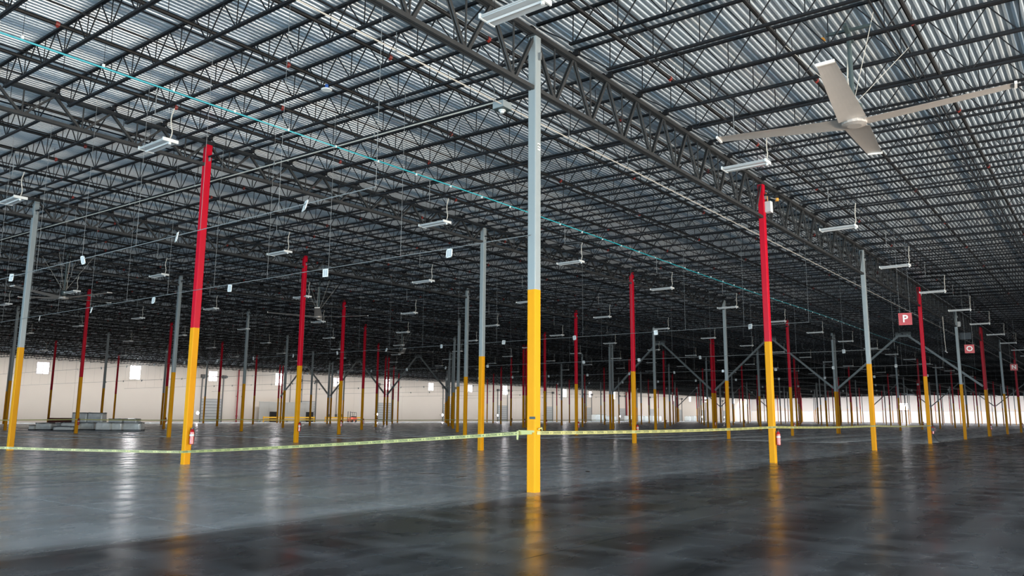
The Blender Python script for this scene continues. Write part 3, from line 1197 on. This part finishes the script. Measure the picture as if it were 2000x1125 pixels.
# ------------------------------------------------------------------ wrapped pallets on the left
def wrapped(x, y, wx, wy, h, rz, lab, z0=0.0, slump=.08, group='film wrapped bundles on the left'):
    t = thing('wrapped_bundle', lab, 'bundle', (x, y, z0), (0, 0, rz), group=group)
    m = MB()
    nx, ny = 5, 3
    loops = []
    rnd = random.Random(int(x*100+y*10))
    for z, sc in ((.10, 1.0), (.14, 1.02), (h*.5, 1.03), (h-.10, 1.0), (h, .90)):
        lp = []
        for k in range(16):
            a = 2*math.pi*k/16
            cx = math.copysign(abs(math.cos(a))**.28, math.cos(a))
            cy = math.copysign(abs(math.sin(a))**.28, math.sin(a))
            lp.append((cx*wx/2*sc*(1+rnd.uniform(-.02, .02)), cy*wy/2*sc*(1+rnd.uniform(-.02, .02)), z+rnd.uniform(-slump, slump)*(z > .3)))
        loops.append(lp)
    for lp in loops:
        m.v += lp
    for a in range(len(loops)-1):
        for k in range(16):
            q, r_ = a*16+k, a*16+(k+1) % 16
            m.f.append((q, r_, r_+16, q+16))
    m.f.append(tuple((len(loops)-1)*16+k for k in range(16)))
    m.obj('film_cover', 'film_wrap', t)
    top = MB()
    top.box(-wx*.47, wx*.47, -wy*.47, wy*.47, h-.03, h+.035).obj('top_sheet', 'film_dark', t)
    pal = MB()
    for u in (-1, 0, 1):
        pal.box(-wx/2, wx/2, u*wy*.44-.05, u*wy*.44+.05, 0, .08)
    pal.box(-wx/2, wx/2, -wy/2, wy/2, .08, .10)
    pal.obj('skid', 'film_dark', t)


rz = math.atan2(-.75, .66)
FRONT = ((17.49, 70.52, 0.53, 0.43), (18.29, 70.06, 1.49, 0.63), (21.26, 74.38, 0.82, 0.57), (20.18, 68.95, 1.76, 0.68), (21.43, 68.22, 1.33, 0.69), (21.56, 65.32, 1.39, 0.72), (22.54, 64.73, 0.97, 0.72), (23.64, 64.07, 1.70, 0.73),)
for k, (x, y, wx, h) in enumerate(FRONT):
    wrapped(x, y, wx, 1.1, h, rz, 'film wrapped bundle, %s from the left in the front row of bundles' % ORD[k+1])
wrapped(18.28, 66.0, 1.75, .8, .38, rz, 'low flat wrapped bundle lying in front of the bundle row')
for k, (x, y) in enumerate(((24.45, 76.7), (25.45, 75.4))):
    wrapped(x, y, 1.55, 1.2, 1.62, rz, 'tall wrapped bundle behind the front row, %s of two' % ('left' if k == 0 else 'right'))
for k, (x, y) in enumerate(((27.0, 74.2), (28.0, 73.0))):
    wrapped(x, y, 1.45, 1.2, 1.0, rz, 'low wrapped bundle beside the tall pair, %s one' % ('nearer' if k == 0 else 'farther'))
t = thing('rusty_beam_stack', 'rusty red beam lying on blocks behind the wrapped bundles', 'beam', (24.6, 81.5, 0), (0, 0, rz))
MB().box(-1.45, 1.45, -.2, .2, .62, .98).obj('beam_web', 'rust_beam', t)
MB().box(-1.45, 1.45, -.3, .3, .98, 1.05).box(-1.45, 1.45, -.3, .3, .55, .62).obj('beam_flange', 'rust_beam', t)
for s in (-1, 1):
    MB().box(s*1.1-.2, s*1.1+.2, -.3, .3, 0, .55).obj('support_block', 'pallet_wood', t)

# ------------------------------------------------------------------ along the window wall
t = thing('grey_partition', 'long pale grey partition standing against the window wall', 'partition', (87.6, YL-1.2, 0))
for k in range(6):
    MB().box(-6.7+k*2.235+.01, -6.7+(k+1)*2.235-.01, -.1, .1, .25, 4.0).obj('partition_panel', 'panel_grey', t)
MB().box(-6.75, 6.75, -.14, .14, 4.0, 4.08).box(-6.75, 6.75, -.14, .14, .12, .25).obj('partition_rail', 'white_paint', t)
for s in (-6.5, 0, 6.5):
    MB().box(s-.05, s+.05, -.3, .3, 0, .25).obj('partition_foot', 'riser_dark', t)
for k, (x0, x1, dy) in enumerate(((80.5, 93.0, -3.5), (95.5, 106.0, -4.0))):
    t = thing('guard_rail', 'yellow guard rail in front of the %s' % ('grey partition' if k == 0 else 'red lift truck'), 'rail', (x0, YL+dy, 0))
    for z in (.45, .95):
        MB().box(0, x1-x0, -.05, .05, z-.14, z+.14).obj('rail_beam', 'rail_yellow', t)
    for q in range(4):
        u = (x1-x0)*q/3
        MB().box(u-.08, u+.08, .05, .2, 0, 1.15).obj('post', 'rail_yellow', t)
for k, x in enumerate((83.5, 92.5)):
    t = thing('dock_bumper', 'black box unit beside the grey partition, %s one' % ('left' if k == 0 else 'right'), 'box', (x, YL-2.4, 0))
    MB().box(-.75, .75, -.3, .3, .1, 1.0).obj('lower_case', 'black_plastic', t)
    MB().box(-.75, .75, -.3, .3, 1.06, 2.1).obj('upper_case', 'black_plastic', t)
    MB().box(-.6, .6, -.25, .25, 0, .1).obj('plinth', 'riser_dark', t)
for k, x in enumerate((76.4, 77.6, 172.0, 173.3, 231.5)):
    t = thing('sprinkler_riser', 'dark red sprinkler riser pipe on the window wall, %s from the left' % ORD[k+1], 'pipe', (x, YL-.35, 0))
    MB().tube([(0, 0, 0), (0, 0, 10.2)], .14 if k < 4 else .28, 10).obj('riser_pipe', 'riser_red', t)
    MB().tube([(0, 0, 1.1), (0, 0, 1.3)], .22, 10).obj('valve_flange', 'riser_red', t)
    MB().box(-.2, .2, .1, .33, 5.0, 5.1).obj('wall_bracket', 'riser_dark', t)
for k, x in enumerate((99.5, 101.5, 103.0, 89.0, 92.0)):
    t = thing('conduit_riser', 'grey vertical conduit on the window wall near the red lift truck, %s one' % ORD[k+1], 'conduit', (x, YL-.12, 0))
    MB().tube([(0, 0, 1.2), (0, 0, 9.8)], .06, 8).obj('conduit_pipe', 'riser_dark', t)
    MB().box(-.2, .2, -.1, .1, 1.0, 1.7).obj('switch_box', 'riser_dark', t)

# small red lift truck
t = thing('lift_truck', 'small red lift truck parked before the window wall', 'lift truck', (101.5, YL-5.5, 0), (0, 0, math.radians(15)))
MB().prism([(-1.1, .25), (1.0, .25), (1.15, .6), (1.0, 1.0), (.2, 1.05), (-.2, .75), (-1.1, .7)], 'y', -.55, .55).obj('chassis', 'machine_red', t)
MB().box(.3, .9, -.5, .5, 1.05, 1.25).obj('seat', 'black_plastic', t)
for s in (-1, 1):
    MB().beam((-.2, s*.5, .75), (.1, s*.5, 2.1), .06, .06).beam((.95, s*.5, 1.0), (.75, s*.5, 2.1), .06, .06).obj('guard_post', 'black_plastic', t)
    MB().beam((-1.15, s*.3, .1), (-1.15, s*.3, 2.3), .10, .12).obj('mast_rail', 'riser_dark', t)
    MB().box(-2.2, -1.15, s*.3-.06, s*.3+.06, .08, .14).obj('fork', 'riser_dark', t)
    for xx in (-.7, .7):
        MB().tube([(xx, s*.45, .28), (xx, s*.62, .28)], .28, 12).obj('wheel', 'black_plastic', t)
MB().box(.05, .8, -.52, .52, 2.08, 2.14).obj('guard_roof', 'black_plastic', t)

# wrapped pallets along the window wall farther down
for k, (x, h) in enumerate(((204, 2.2), (208, 2.2), (211.5, 1.7), (214.5, 1.7), (225, 1.9), (229, 2.0), (233, 2.0), (237, 1.8), (243, 2.1), (247, 1.9), (272, 1.9), (277, 2.0), (282, 2.1))):
    wrapped(x, YL-4.5, 2.6, 1.8, h, 0, 'pale wrapped stack along the far window wall, %s from the left' % ORD[k+1], group='wrapped stacks by the window wall')

# dark cart and tables far to the right
t = thing('parked_cart', 'dark low vehicle parked far off by the right edge', 'vehicle', (175.0, 3.0, 0), (0, 0, math.radians(80)))
MB().prism([(-1.9, .3), (1.9, .3), (1.95, .75), (1.1, .9), (.5, 1.45), (-1.2, 1.5), (-1.85, .9)], 'y', -.8, .8).obj('body', 'riser_red', t)
MB().prism([(-1.1, .95), (.95, .95), (.45, 1.38), (-1.1, 1.42)], 'y', -.82, .82).obj('side_glass', 'black_plastic', t)
for s in (-1, 1):
    for xx in (-1.2, 1.2):
        MB().tube([(xx, s*.7, .32), (xx, s*.86, .32)], .32, 12).obj('wheel', 'black_plastic', t)
